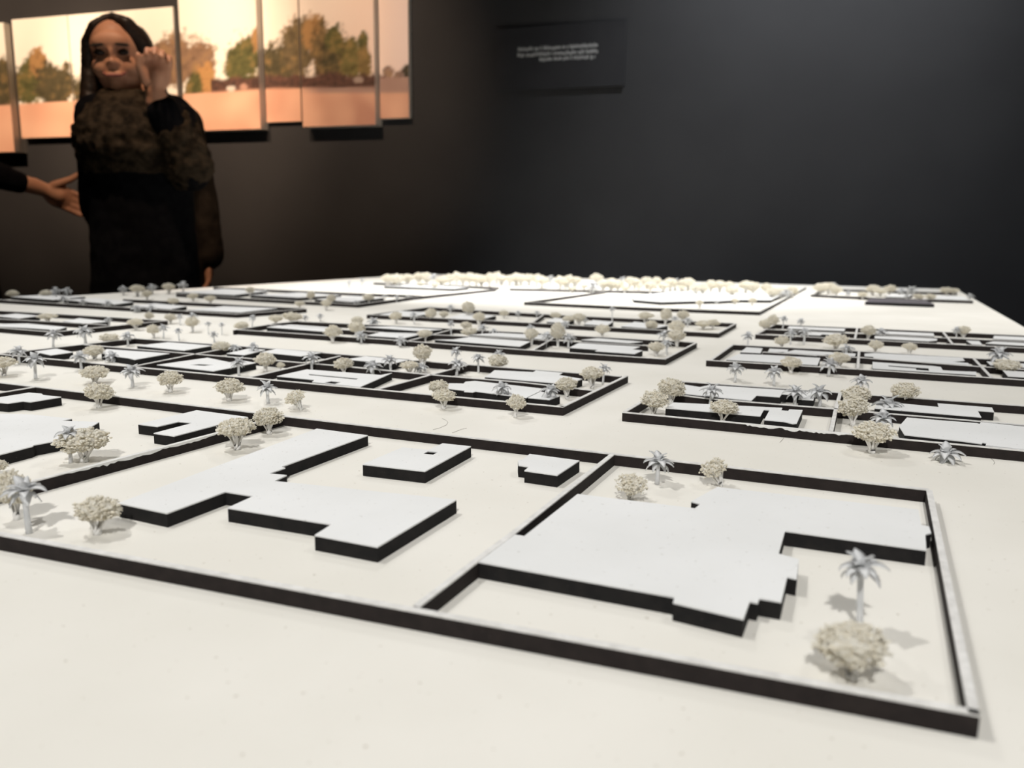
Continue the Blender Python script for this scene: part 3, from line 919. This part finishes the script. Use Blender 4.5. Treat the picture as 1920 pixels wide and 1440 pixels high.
# ------------------------------------------------------------------ the photo panels on the far wall
def paint(px, py):
    V = Vector((px, py, 0))
    n1 = noise.fractal(V / 24 + Vector((0, 0, 1.3)), 0.8, 2.1, 4)
    n2 = noise.fractal(V / 8 + Vector((0, 0, 5.1)), 0.8, 2.1, 3)
    n3 = noise.noise(V / 55 + Vector((0, 0, 9.0)))
    n4 = noise.fractal(V / 15 + Vector((9, 2, 3)), 0.9, 2.0, 4)
    def mixc(a, b, t):
        t = max(0, min(1, t))
        return tuple(a[i] + (b[i] - a[i]) * t for i in range(3))
    # sky: bright yellow-white left, fading to dusty pink on the right
    t = (px - 420) / 260
    c = mixc((1.0, 0.98, 0.88), (0.95, 0.76, 0.65), t)
    c = mixc(c, (0.92, 0.76, 0.71), (px - 690) / 70)
    gy = 196 - px * 0.062 if px < 520 else 164 - (px - 520) * 0.012
    # trees
    for (cx, cy, rx, ry, col) in TREES:
        dx, dy = (px - cx) / rx, (py - cy) / ry
        d = math.sqrt(dx * dx + dy * dy) + 0.26 * n1 + 0.20 * n2
        a = max(0, min(1, (1.04 - d) / 0.26))
        if a > 0:
            cc = mixc(col, (0.42, 0.26, 0.10), max(0, n4 * .6 + n3 * .25))
            cc = mixc(cc, tuple(v * .45 for v in col), max(0, -n4 * 0.9 - n2 * .3))
            c = mixc(c, cc, a)
    # hedge and cars along the ground line
    if 395 < px < 722:
        a = max(0, min(1, (py - (gy - 27 + 8 * n1)) / 8))
        c = mixc(c, mixc((0.085, 0.05, 0.04), (0.16, 0.08, 0.06), n2 + .4), a)
        for (qx, qy, qr, cc) in ((433, 166, 9, (0.75, 0.68, 0.6)), (457, 163, 8, (0.55, 0.32, 0.24)), (672, 150, 10, (0.42, 0.32, 0.27))):
            a = max(0, min(1, (1.1 - math.hypot((px - qx) / qr, (py - qy) / 6)) / .3))
            c = mixc(c, cc, a)
    # ground
    a = max(0, min(1, (py - gy) / 3.0))
    g = mixc((0.84, 0.46, 0.31), (0.56, 0.29, 0.21), (px - 400) / 330)
    g = mixc(g, (0.95, 0.58, 0.40), .35 + n3)
    if px > 560:
        g = mixc(g, (0.36, 0.25, 0.22), max(0, min(1, (177 - py) / 6)) * min(1, (px - 560) / 40) * .8)
    if px > 711:
        a = max(0, min(1, (py - 143) / 4.0))
    return mixc(c, g, a)


DK = (0.10, 0.085, 0.045)
GR = (0.12, 0.12, 0.045)
OR_ = (0.42, 0.24, 0.10)
BR = (0.30, 0.19, 0.12)
TREES = [(-20, 170, 45, 50, DK), (12, 158, 34, 50, DK), (60, 150, 32, 50, GR), (72, 118, 17, 32, OR_), (98, 158, 34, 46, DK), (120, 160, 26, 40, DK), (160, 175, 30, 40, DK),
         (200, 165, 40, 40, DK), (250, 165, 40, 45, DK), (300, 120, 24, 46, BR), (330, 112, 38, 58, BR), (372, 122, 36, 56, BR), (385, 150, 22, 38, (0.55, 0.30, 0.12)), (364, 160, 16, 28, GR),
         (440, 125, 24, 44, GR), (462, 112, 34, 52, GR), (482, 72, 12, 26, OR_), (505, 125, 25, 48, DK), (535, 118, 28, 48, DK), (560, 92, 36, 66, (0.17, 0.13, 0.07)),
         (588, 68, 26, 40, OR_), (610, 100, 32, 58, (0.17, 0.12, 0.06)), (632, 110, 30, 56, DK), (628, 75, 18, 30, GR), (660, 115, 24, 48, (0.19, 0.16, 0.06)), (681, 78, 11, 22, GR), (684, 125, 16, 46, (0.24, 0.17, 0.07)),
         (728, 138, 12, 16, (0.36, 0.24, 0.19)), (766, 134, 14, 16, (0.08, 0.07, 0.05)), (748, 142, 12, 8, (0.28, 0.19, 0.16))]
pm = bpy.data.materials.new('printed_photograph')
nt, b = nodes_of(pm)
at = nt.nodes.new('ShaderNodeAttribute')
at.attribute_name = 'print'
nt.links.new(at.outputs['Color'], b.inputs['Base Color'])
b.inputs['Roughness'].default_value = 0.7
b.inputs['Specular IOR Level'].default_value = 0.15

WX = -wall_dir       # to the right along the wall


def wall_s(p):
    return (p - WALL0).dot(WX)


def photo_panel(label, x0, x1, ty, by, off):
    """ty / by: photo heights of the top and bottom edge at x0"""
    pa, pb = WALL(x0, by, off), WALL(x1, by, off)
    s0, s1 = wall_s(pa), wall_s(pb)
    zb, zt = pa.z, WALL(x0, ty, off).z
    base = WALL0 + WX * s0
    base.z = zb
    root = tag(empty('photo_panel', base), label, 'picture', 'panels of the landscape photograph')
    q = [WX * 0.0, WX * (s1 - s0), WX * (s1 - s0) + wall_in * (off - 0.002), wall_in * (off - 0.002)]
    v, f, _ = prism_data([(p.x, p.y) for p in q], None, 0, zt - zb)
    mesh_obj('board', v, f, M['panel_edge'], root)
    nx, nz = max(4, int((s1 - s0) / 0.008)), max(4, int((zt - zb) / 0.008))
    vs, fs, cs_ = [], [], []
    for j in range(nz + 1):
        for i in range(nx + 1):
            p = WX * ((s1 - s0) * i / nx) + wall_in * off + UP * ((zt - zb) * j / nz)
            vs.append(p)
            X, Y, _d = project(base + p)
            cs_.append((*paint(X, Y), 1.0))
    for j in range(nz):
        for i in range(nx):
            a = j * (nx + 1) + i
            fs.append((a, a + 1, a + nx + 2, a + nx + 1))
    o = mesh_obj('print', vs, fs, pm, root)
    ca = o.data.color_attributes.new('print', 'FLOAT_COLOR', 'POINT')
    ca.data.foreach_set('color', [c for col in cs_ for c in col])
    return root


photo_panel('leftmost photo panel with dark trees, cut by the picture edge', -150, 28, 55, 289, 0.075)
photo_panel('second photo panel from the left, set back, trees over pink ground', 41, 143, 35.5, 259, 0.035)
photo_panel('photo panel behind the woman in black', 144, 337, 27, 254, 0.075)
photo_panel('wide photo panel right of the woman with the pale tree gap', 347, 489, -70, 246, 0.06)
photo_panel('narrow set-back photo panel with a raised lower edge', 500, 565, -80, 229.5, 0.02)
photo_panel('photo panel with the large tree group, third from the right', 568, 704, -85, 238, 0.065)
photo_panel('narrow rightmost photo panel with pale empty sky', 713, 767, -95, 222.5, 0.03)

# ------------------------------------------------------------------ text plate
pa, pb = WALL(930, 175, 0.012), WALL(1170, 160, 0.012)
s0, s1 = wall_s(pa), wall_s(pb)
zb, zt = pb.z, WALL(1170, 38, 0.012).z
base = WALL0 + WX * s0
base.z = zb
plate = tag(empty('text_plate', base), 'dark grey wall plate with three lines of small pale text', 'sign')
q = [WX * 0.0, WX * (s1 - s0), WX * (s1 - s0) + wall_in * 0.012, wall_in * 0.012]
v, f, _ = prism_data([(p.x, p.y) for p in q], None, 0, zt - zb)
mesh_obj('board', v, f, M['plate'], plate)
rnd = random.Random(12)
for (xa, xb, yb_) in ((971, 1122, 93.5), (970, 1122, 104.5), (1011, 1120, 115)):
    A_, B_ = wall_s(WALL(xa, yb_, 0.0125)), wall_s(WALL(xb, yb_, 0.0125))
    zz = WALL(xb, yb_ - 6, 0.0125).z
    vs, fs = [], []
    s = A_
    while s < B_ - 0.004:
        w_ = rnd.uniform(0.0035, 0.0065)
        hh = rnd.choice((0.0115, 0.0115, 0.0165, 0.0165))
        dz = rnd.choice((0, 0, 0, -0.003))
        for k in range(2):        # two strokes make one letter-like mark
            a_ = s + k * w_ * .55
            q0 = WX * (a_ - s0) + wall_in * 0.0120
            q1 = WX * (a_ + w_ * .36 - s0) + wall_in * 0.0125
            bl = len(vs)
            z0_, z1_ = zz - zb + dz, zz - zb + dz + (hh if k == 0 else 0.0115)
            for pz in (z0_, z1_):
                vs += [q0 + UP * pz, WX * (a_ + w_ * .36 - s0) + wall_in * 0.0120 + UP * pz, q1 + UP * pz, WX * (a_ - s0) + wall_in * 0.0125 + UP * pz]
            fs += [tuple(bl + i for i in t) for t in ((0, 3, 2, 1), (4, 5, 6, 7), (0, 1, 5, 4), (1, 2, 6, 5), (2, 3, 7, 6), (3, 0, 4, 7))]
        q0 = s
        bl = len(vs)
        zc = zz - zb + 0.0075 + dz * .3
        for pz in (zc, zc + 0.0028):
            for (e, dpt) in ((s, .0120), (s + w_ * .9, .0120), (s + w_ * .9, .0125), (s, .0125)):
                vs.append(WX * (e - s0) + wall_in * dpt + UP * pz)
        fs += [tuple(bl + i for i in t) for t in ((0, 3, 2, 1), (4, 5, 6, 7), (0, 1, 5, 4), (1, 2, 6, 5), (2, 3, 7, 6), (3, 0, 4, 7))]
        s += w_ + (0.0018 if rnd.random() < .84 else 0.006)
    mesh_obj('text_line', vs, fs, M['letter'], plate)

# ------------------------------------------------------------------ people
def capsule(p0, r0, p1, r1, seg=14):
    """closed round-ended tapered limb segment"""
    p0, p1 = Vector(p0), Vector(p1)
    t = p1 - p0
    ln = max(t.length, 1e-6)
    t = t / ln
    a = t.orthogonal().normalized()
    b_ = t.cross(a)
    prof = [(-r0 * math.cos(k * math.pi / 8), r0 * math.sin(k * math.pi / 8)) for k in range(1, 5)]
    prof += [(ln + r1 * math.sin(k * math.pi / 8), r1 * math.cos(k * math.pi / 8)) for k in range(0, 4)]
    vs = [p0 - t * r0]
    for (h_, q_) in prof:
        for k in range(seg):
            an = 2 * math.pi * k / seg
            vs.append(p0 + t * h_ + (a * math.cos(an) + b_ * math.sin(an)) * q_)
    vs.append(p1 + t * r1)
    fs = []
    m_ = len(prof)
    for k in range(seg):
        k2 = (k + 1) % seg
        fs.append((0, 1 + k2, 1 + k))
        for i in range(m_ - 1):
            fs.append((1 + i * seg + k, 1 + i * seg + k2, 1 + (i + 1) * seg + k2, 1 + (i + 1) * seg + k))
        fs.append((1 + (m_ - 1) * seg + k, 1 + (m_ - 1) * seg + k2, len(vs) - 1))
    return vs, fs


def limbs(pts, rad):
    vs, fs = [], []
    for i in range(len(pts) - 1):
        v_, f_ = capsule(pts[i], rad[i], pts[i + 1], rad[i + 1])
        b_ = len(vs)
        vs += v_
        fs += [tuple(b_ + q_ for q_ in t_) for t_ in f_]
    return vs, fs


def loft(rings, seg=28):
    """closed trunk from (x, y, z, rx, ry) rings, bottom to top"""
    vs, fs = [], []
    for (x, y, z, rx, ry) in rings:
        for k in range(seg):
            a = 2 * math.pi * k / seg
            vs.append(Vector((x + rx * math.cos(a), y + ry * math.sin(a), z)))
    n = len(rings)
    for i in range(n - 1):
        for k in range(seg):
            k2 = (k + 1) % seg
            fs.append((i * seg + k, i * seg + k2, (i + 1) * seg + k2, (i + 1) * seg + k))
    fs.append(tuple(range(seg))[::-1])
    fs.append(tuple((n - 1) * seg + k for k in range(seg)))
    return vs, fs


def ellipsoid(c, r_, rot=None, seg=24):
    bm = bmesh.new()
    bmesh.ops.create_uvsphere(bm, u_segments=seg, v_segments=seg // 2 + 2, radius=1)
    R = rot.to_matrix() if rot else Matrix.Identity(3)
    vs = [Vector(c) + R @ Vector((v.co.x * r_[0], v.co.y * r_[1], v.co.z * r_[2])) for v in bm.verts]
    fs = [tuple(v.index for v in f_.verts) for f_ in bm.faces]
    bm.free()
    return vs, fs


scratch = bpy.data.scenes.new('scratch')


def fuse(name, pieces, voxel, m, parent, smooth_it=4, rough=0.0, rough_scale=30.0):
    """weld overlapping closed pieces into one continuous surface"""
    vs, fs = [], []
    for v_, f_ in pieces:
        b_ = len(vs)
        vs += v_
        fs += [tuple(b_ + i for i in t) for t in f_]
    me = bpy.data.meshes.new('tmp')
    me.from_pydata([tuple(v_) for v_ in vs], [], fs)
    o = bpy.data.objects.new('tmp', me)
    scratch.collection.objects.link(o)
    rm = o.modifiers.new('r', 'REMESH')
    rm.mode = 'VOXEL'
    rm.voxel_size = voxel
    if smooth_it:
        sm = o.modifiers.new('s', 'SMOOTH')
        sm.factor = 0.5
        sm.iterations = smooth_it
    with bpy.context.temp_override(scene=scratch, view_layer=scratch.view_layers[0]):
        dg = bpy.context.evaluated_depsgraph_get()
        dg.update()
        out = bpy.data.meshes.new_from_object(o.evaluated_get(dg))
    bpy.data.objects.remove(o, do_unlink=True)
    bpy.data.meshes.remove(me)
    if rough:
        pts = [(v_.co.copy(), v_.normal.copy()) for v_ in out.vertices]
        flat_ = []
        for co_, no_ in pts:
            k = noise.noise(co_ * rough_scale) + .5 * noise.noise(co_ * rough_scale * 2.3)
            flat_ += list(co_ + no_ * (k * rough))
        out.vertices.foreach_set('co', flat_)
    out.materials.clear()
    out.materials.append(m)
    out.polygons.foreach_set('use_smooth', [True] * len(out.polygons))
    out.name = name
    ob = bpy.data.objects.new(name, out)
    COL.objects.link(ob)
    ob.parent = parent
    return ob


def chain(pts, rad):
    return limbs(pts, rad)


def head_pieces(c, yaw, pitch=0.0, roll=0.0):
    """skull, jaw, nose, cheeks, lips, ears; local +Y is where the face looks"""
    R = Euler((pitch, roll, yaw)).to_matrix()
    def e(p, r_, rot=None):
        vs, fs = ellipsoid(p, r_, rot)
        return [Vector(c) + R @ q for q in vs], fs
    P = [e((0, -.010, .030), (.074, .092, .088)), e((0, .012, -.030), (.062, .072, .078)), e((0, .034, -.078), (.034, .040, .026)),
         e((.036, .050, -.030), (.028, .028, .030)), e((-.036, .050, -.030), (.028, .028, .030)),
         e((0, .074, .036), (.050, .020, .030)),
         e((0, .084, -.002), (.008, .010, .026), Euler((-.22, 0, 0))), e((0, .090, -.020), (.011, .011, .009)),
         e((.010, .083, -.022), (.008, .009, .007)), e((-.010, .083, -.022), (.008, .009, .007)),
         e((0, .078, -.054), (.025, .014, .010)), e((0, .070, -.072), (.020, .014, .014)),
         e((.076, -.012, -.006), (.008, .018, .028)), e((-.076, -.012, -.006), (.008, .018, .028))]
    return P, R


def face_parts(c, R, parent):
    def put(name, p, r_, m, rot=None):
        vs, fs = ellipsoid(p, r_, rot, 16)
        mesh_obj(name, [Vector(c) + R @ q for q in vs], fs, m, parent, smooth=True)
    for s in (-1, 1):
        put('eye', (s * .031, .076, .008), (.016, .010, .009), M['eye'])
        put('eyebrow', (s * .033, .090, .026), (.021, .005, .0045), M['brow'], Euler((0, s * .12, 0)))
    put('lips', (0, .087, -.056), (.025, .006, .0055), M['lip'])
    for s in (-1, 1):
        put('smile_corner', (s * .025, .079, -.051), (.008, .006, .004), M['lip'], Euler((0, -s * .5, 0)))


def hand_pieces(wrist, palm_dir, palm_n, side, curl, size=1.0, spread=0.0):
    """palm with four fingers and a thumb. palm_dir: wrist to knuckles, palm_n: where the palm faces, side: +1 thumb on (dir x n) side"""
    d = Vector(palm_dir).normalized()
    n = Vector(palm_n)
    n = (n - d * n.dot(d)).normalized()
    s = d.cross(n) * side
    w = Vector(wrist)
    out = []
    k = size
    q = Matrix((s, n, d)).transposed()
    vs, fs = ellipsoid((0, 0, 0), (.040 * k, .017 * k, .050 * k))
    out.append(([w + d * .050 * k + q @ p for p in vs], fs))
    out.append(chain([w - d * .03 * k, w + d * .02 * k, w + d * .05 * k], [.024 * k, .023 * k, .026 * k]))
    lens = (.072, .080, .075, .058)
    for i, ln in enumerate(lens):
        b_ = w + d * (.088 - .004 * abs(i - 1.2)) * k + s * (.030 - .0195 * i) * k
        a = 0.15
        pts = [b_ - d * .03 * k, b_]
        for j, frac in enumerate((.45, .30, .25)):
            a += curl * (0.55, .95, .7)[j]
            pts.append(pts[-1] + (d * math.cos(a) + n * math.sin(a)) * ln * frac * k)
        out.append(chain(pts, [.010 * k, .0098 * k, .0090 * k, .0082 * k, .0066 * k]))
    b_ = w + d * .025 * k + s * .028 * k
    out.append(chain([w + d * .02 * k, b_ + n * .006 * k, b_ + (d * .035 + s * (.020 + .020 * spread) + n * .012) * k, b_ + (d * (.065 - .012 * spread) + s * (.024 + .050 * spread) + n * .016) * k],
                     [.015 * k, .0145 * k, .011 * k, .0085 * k]))
    return out


def figure(J, head):
    """trunk, arms and legs of a standing body from its joints"""
    c = Vector(J['pelvis'])
    P = [loft([(c.x, 0, c.z - .14, .11, .10), (c.x, 0, c.z - .05, .142, .115), (c.x, 0, c.z + .08, .132, .105), (c.x, 0, J['waist'][2], .125, .095), (c.x, 0, J['chest'][2], .150, .105),
               (c.x, -.005, J['neckbase'][2] - .06, .150, .085), (c.x, -.01, J['neckbase'][2] - .015, .09, .065), (c.x, -.01, J['neckbase'][2] + .01, .05, .05)])]
    P.append(limbs([J['neckbase'], J['neck'], J['skull']], [.052, .050, .052]))
    for q in ('l', 'r'):
        P.append(limbs([J['chest'], J[q + 's'], J[q + 'e'], J[q + 'w']], [.07, .055, .042, .026]))
        P.append(limbs([J[q + 'h'], J[q + 'k'], J[q + 'a']], [.074, .052, .038]))
        a = Vector(J[q + 'a'])
        P.append(limbs([a, a + Vector((0, .14, -.05))], [.036, .032]))
    return P


def coat_pieces(c, rings, sleeves):
    P = [loft([(c + dx, dy, z, rx, ry) for (dx, dy, z, rx, ry) in rings])]
    for pts, rad in sleeves:
        P.append(limbs(pts, rad))
    return P


def person_root(px, py, depth, label):
    """Empty on the floor; local X to the right of the picture, local Y towards the camera"""
    p = W(px, py, depth)
    to = Vector((CAM.x - p.x, CAM.y - p.y, 0)).normalized()
    rz = math.atan2(to.y, to.x) - math.pi / 2
    root = empty('person', (p.x, p.y, 0), rz)
    tag(root, label, 'person')
    inv = (Matrix.Translation(root.location) @ Matrix.Rotation(rz, 4, 'Z')).inverted()
    def loc(x, y, dy=0.0):
        """photo position on the upright plane dy in front of the figure's middle"""
        d = ray(x, y)
        t = ((p - CAM).dot(to) + dy) / d.dot(to)
        return inv @ (CAM + d * t)
    return root, loc


# local frame: X is mirrored for a figure that faces the camera (its left hand is at picture right = -X)
DW = 2.50
woman, wl = person_root(245, 300, DW, 'long-haired person in a black coat and brown fur scarf, hand raised beside the face')


def build_woman():
    head = Vector(wl(221, 112))
    ls, rs = wl(322, 216), wl(186, 214)       # shoulders at picture right and left
    c = (ls.x + rs.x) / 2
    nz = ls.z + .045
    el = wl(356, 322, .13)
    wr = wl(291, 172, .18)
    er = Vector((rs.x + .018, -.03, rs.z - .27))
    rw = Vector((rs.x - .05, .02, rs.z - .44))
    J = {'pelvis': (c, 0, .92), 'waist': (c, 0, 1.07), 'chest': (c, 0, 1.24), 'neckbase': (c, -.01, nz), 'neck': (head.x * .7 + c * .3, 0.0, head.z - .12), 'skull': (head.x, -.01, head.z - .03),
         'ls': (ls.x, 0, ls.z - .01), 'le': el, 'lw': wr, 'rs': (rs.x, 0, rs.z - .01), 're': er, 'rw': rw,
         'lh': (c - .07, 0, .88), 'lk': (c - .09, .01, .48), 'la': (c - .09, -.02, .09), 'rh': (c + .07, 0, .88), 'rk': (c + .09, .01, .48), 'ra': (c + .09, -.02, .09)}
    body = figure(J, head)
    hp, R = head_pieces(head, math.radians(-11), math.radians(-2), math.radians(4))
    body += hp
    # raised hand: palm to the camera, fingers curled over, thumb towards the face
    hand_dir = wl(297, 110, .20) - wr
    body += hand_pieces(wr, hand_dir, (0.0, 1, .05), -1, .95, .98)
    body += hand_pieces(rw, (0, .3, -1), (-1, 0, 0), -1, .45, .92)
    fuse('body', body, .0042, M['skin'], woman, 4)
    face_parts(head, R, woman)

    # hair: cap behind the hairline, parted, long strands to the chest
    def hx(p):
        return head + R @ Vector(p)
    H_ = []
    for p, r_ in (((0, -.030, .040), (.084, .090, .092)), ((0, -.062, -.04), (.084, .062, .12))):
        vs, fs = ellipsoid(p, r_)
        H_.append(([hx(q) for q in vs], fs))
    # strand on the picture-right side hangs fuller, the other is a thin curtain
    H_.append(chain([hx((-.008, .030, .112)), hx((-.045, .040, .090)), hx((-.074, .022, .045)), hx((-.086, -.005, -.02)), hx((-.094, .0, -.10)), hx((-.105, .03, -.19)), hx((-.11, .05, -.27))],
                    [.014, .022, .026, .030, .034, .036, .022]))
    H_.append(chain([hx((.004, .030, .112)), hx((.045, .036, .088)), hx((.074, .014, .045)), hx((.084, -.008, -.02)), hx((.092, .0, -.10)), hx((.100, .03, -.18)), hx((.10, .05, -.25))],
                    [.012, .015, .018, .022, .028, .030, .020]))
    fuse('hair', H_, .005, M['hair'], woman, 3, .0015, 70)
    # long black coat with sleeves
    fuse('coat', coat_pieces(c, [(0, 0, .32, .195, .18), (0, 0, .60, .175, .16), (0, 0, .85, .158, .15), (0, 0, 1.05, .150, .135), (0, 0, 1.22, .156, .135), (0, -.005, nz - .09, .150, .11), (0, -.01, nz - .03, .10, .085), (0, -.01, nz, .075, .075)],
                             [([J['chest'], J['ls'], el, wr + (el - wr) * .22], [.09, .072, .060, .044]), ([J['chest'], J['rs'], er, rw + (er - rw) * .15], [.09, .070, .056, .044])]),
         .008, M['coat'], woman, 4, .004, 14)
    # fur scarf: cowl round neck and shoulders and a fur sleeve on the raised arm
    Sx = coat_pieces(c, [(0, .01, nz - .23, .150, .14), (0, .02, nz - .17, .172, .165), (0, .02, nz - .10, .178, .155), (0, .015, nz - .05, .145, .130), (.01, .005, nz - .01, .105, .10), (.012, .0, nz + .01, .085, .085)],
                     [([(ls.x + .01, .0, ls.z - .015), (ls.x - .012, .05, ls.z - .09), el + Vector((.005, .0, .02)), el + (wr - el) * .45], [.076, .078, .074, .058])])
    fuse('fur_scarf', Sx, .007, M['scarf'], woman, 2, .009, 34)
    shoes(woman, J)


def shoes(root, J):
    for n_ in ('la', 'ra'):
        a_ = Vector(J[n_])
        fuse('shoe', [ellipsoid((a_.x, .06, .037), (.047, .130, .036)), ellipsoid((a_.x, -.01, .07), (.046, .055, .065))], .008, M['shoe'], root, 2)


build_woman()


def clothed(root, J, head, yaw, hands, sleeves, rings, c, coat_m):
    body = figure(J, head)
    hp, R = head_pieces(head, yaw)
    body += hp
    for h_ in hands:
        body += hand_pieces(*h_)
    fuse('body', body, .0048, M['skin'], root, 4)
    face_parts(head, R, root)
    Hh = []
    for p, r_ in (((0, -.028, .040), (.085, .094, .090)), ((0, -.055, -.02), (.080, .055, .08))):
        vs, fs = ellipsoid(p, r_)
        Hh.append(([Vector(head) + R @ q for q in vs], fs))
    fuse('hair', Hh, .007, M['hair'], root, 3, .002, 60)
    fuse('coat', coat_pieces(c, rings, sleeves), .008, coat_m, root, 4, .004, 14)
    shoes(root, J)


def standing(c, sh_z, ls, le, lw, rs, re, rw, head):
    return {'pelvis': (c, 0, sh_z * .67), 'waist': (c, 0, sh_z * .78), 'chest': (c, 0, sh_z * .90), 'neckbase': (c, -.01, sh_z + .045), 'neck': (c * .3 + head.x * .7, 0, head.z - .11), 'skull': (head.x, -.01, head.z - .02),
            'ls': ls, 'le': le, 'lw': lw, 'rs': rs, 're': re, 'rw': rw,
            'lh': (c - .07, 0, sh_z * .64), 'lk': (c - .09, .01, .48), 'la': (c - .09, -.02, .09), 'rh': (c + .07, 0, sh_z * .64), 'rk': (c + .09, .01, .48), 'ra': (c + .09, -.02, .09)}


def coat_rings(nz):
    return [(0, 0, .42, .20, .18), (0, 0, .70, .19, .165), (0, 0, .95, .175, .15), (0, 0, 1.10, .165, .14), (0, 0, nz - .22, .17, .14), (0, -.005, nz - .10, .165, .11), (0, -.01, nz - .03, .10, .085), (0, -.01, nz, .075, .075)]


# person behind: only the side of a dark coat and a lowered hand show
D2 = 2.95
p2, l2 = person_root(262, 300, D2, 'person in a dark brown coat hidden behind the long-haired one, one hand hanging')
hd2 = Vector(l2(243, 112))
sl, sr = Vector(l2(342, 232)), Vector(l2(212, 232))
le2, lw2 = Vector(l2(370, 370, -.02)), Vector(l2(388, 488, .04))
cx2 = (sl.x + sr.x) / 2
re2, rw2 = Vector((sr.x + .0, -.06, sr.z - .28)), Vector((sr.x - .05, -.08, sr.z - .50))
J = standing(cx2, sl.z, sl, le2, lw2, sr, re2, rw2, hd2)
M['browncoat'] = mat('dark_brown_coat', (0.012, 0.009, 0.007), (0.030, 0.022, 0.016), 20, 1.0, spec=0.05)
clothed(p2, J, hd2, 0.0, [(lw2, (.05, .15, -1), (1, .2, 0), 1, .5, .95), (rw2, (0, .1, -1), (-1, 0, 0), -1, .5, .95)],
        [([J['chest'], sl, le2, lw2 + (le2 - lw2) * .12], [.09, .072, .072, .066]), ([J['chest'], sr, re2, rw2 + (re2 - rw2) * .12], [.09, .07, .055, .045])],
        coat_rings(sl.z + .045), cx2, M['browncoat'])

# person at the left edge: only a sleeve and an open hand reach into the picture
D3 = 2.75
p3, l3 = person_root(-150, 300, D3, 'person mostly outside the left picture edge, dark sleeve and open hand reaching in')
hd3 = Vector(l3(-150, 75))
sl, sr = Vector(l3(-72, 205)), Vector(l3(-235, 205))
le3, lw3 = Vector(l3(-48, 318, .05)), Vector(l3(80, 354))
cx3 = (sl.x + sr.x) / 2
re3, rw3 = Vector((sr.x + .03, -.02, sr.z - .28)), Vector((sr.x + .02, .05, sr.z - .52))
J = standing(cx3, sl.z, sl, le3, lw3, sr, re3, rw3, hd3)
cuff = Vector(l3(33, 341, .02))
hdir = Vector(l3(160, 390, -.01)) - lw3
clothed(p3, J, hd3, -0.5, [(lw3, hdir, (0, 1, -.15), -1, .22, 1.08, 1.0), (rw3, (0, .1, -1), (-1, 0, 0), -1, .5, .95)],
        [([J['chest'], sl, le3, cuff], [.09, .07, .058, .040]), ([J['chest'], sr, re3, rw3 + (re3 - rw3) * .12], [.09, .07, .055, .045])],
        coat_rings(sl.z + .045), cx3, M['coat'])

bpy.data.scenes.remove(scratch)
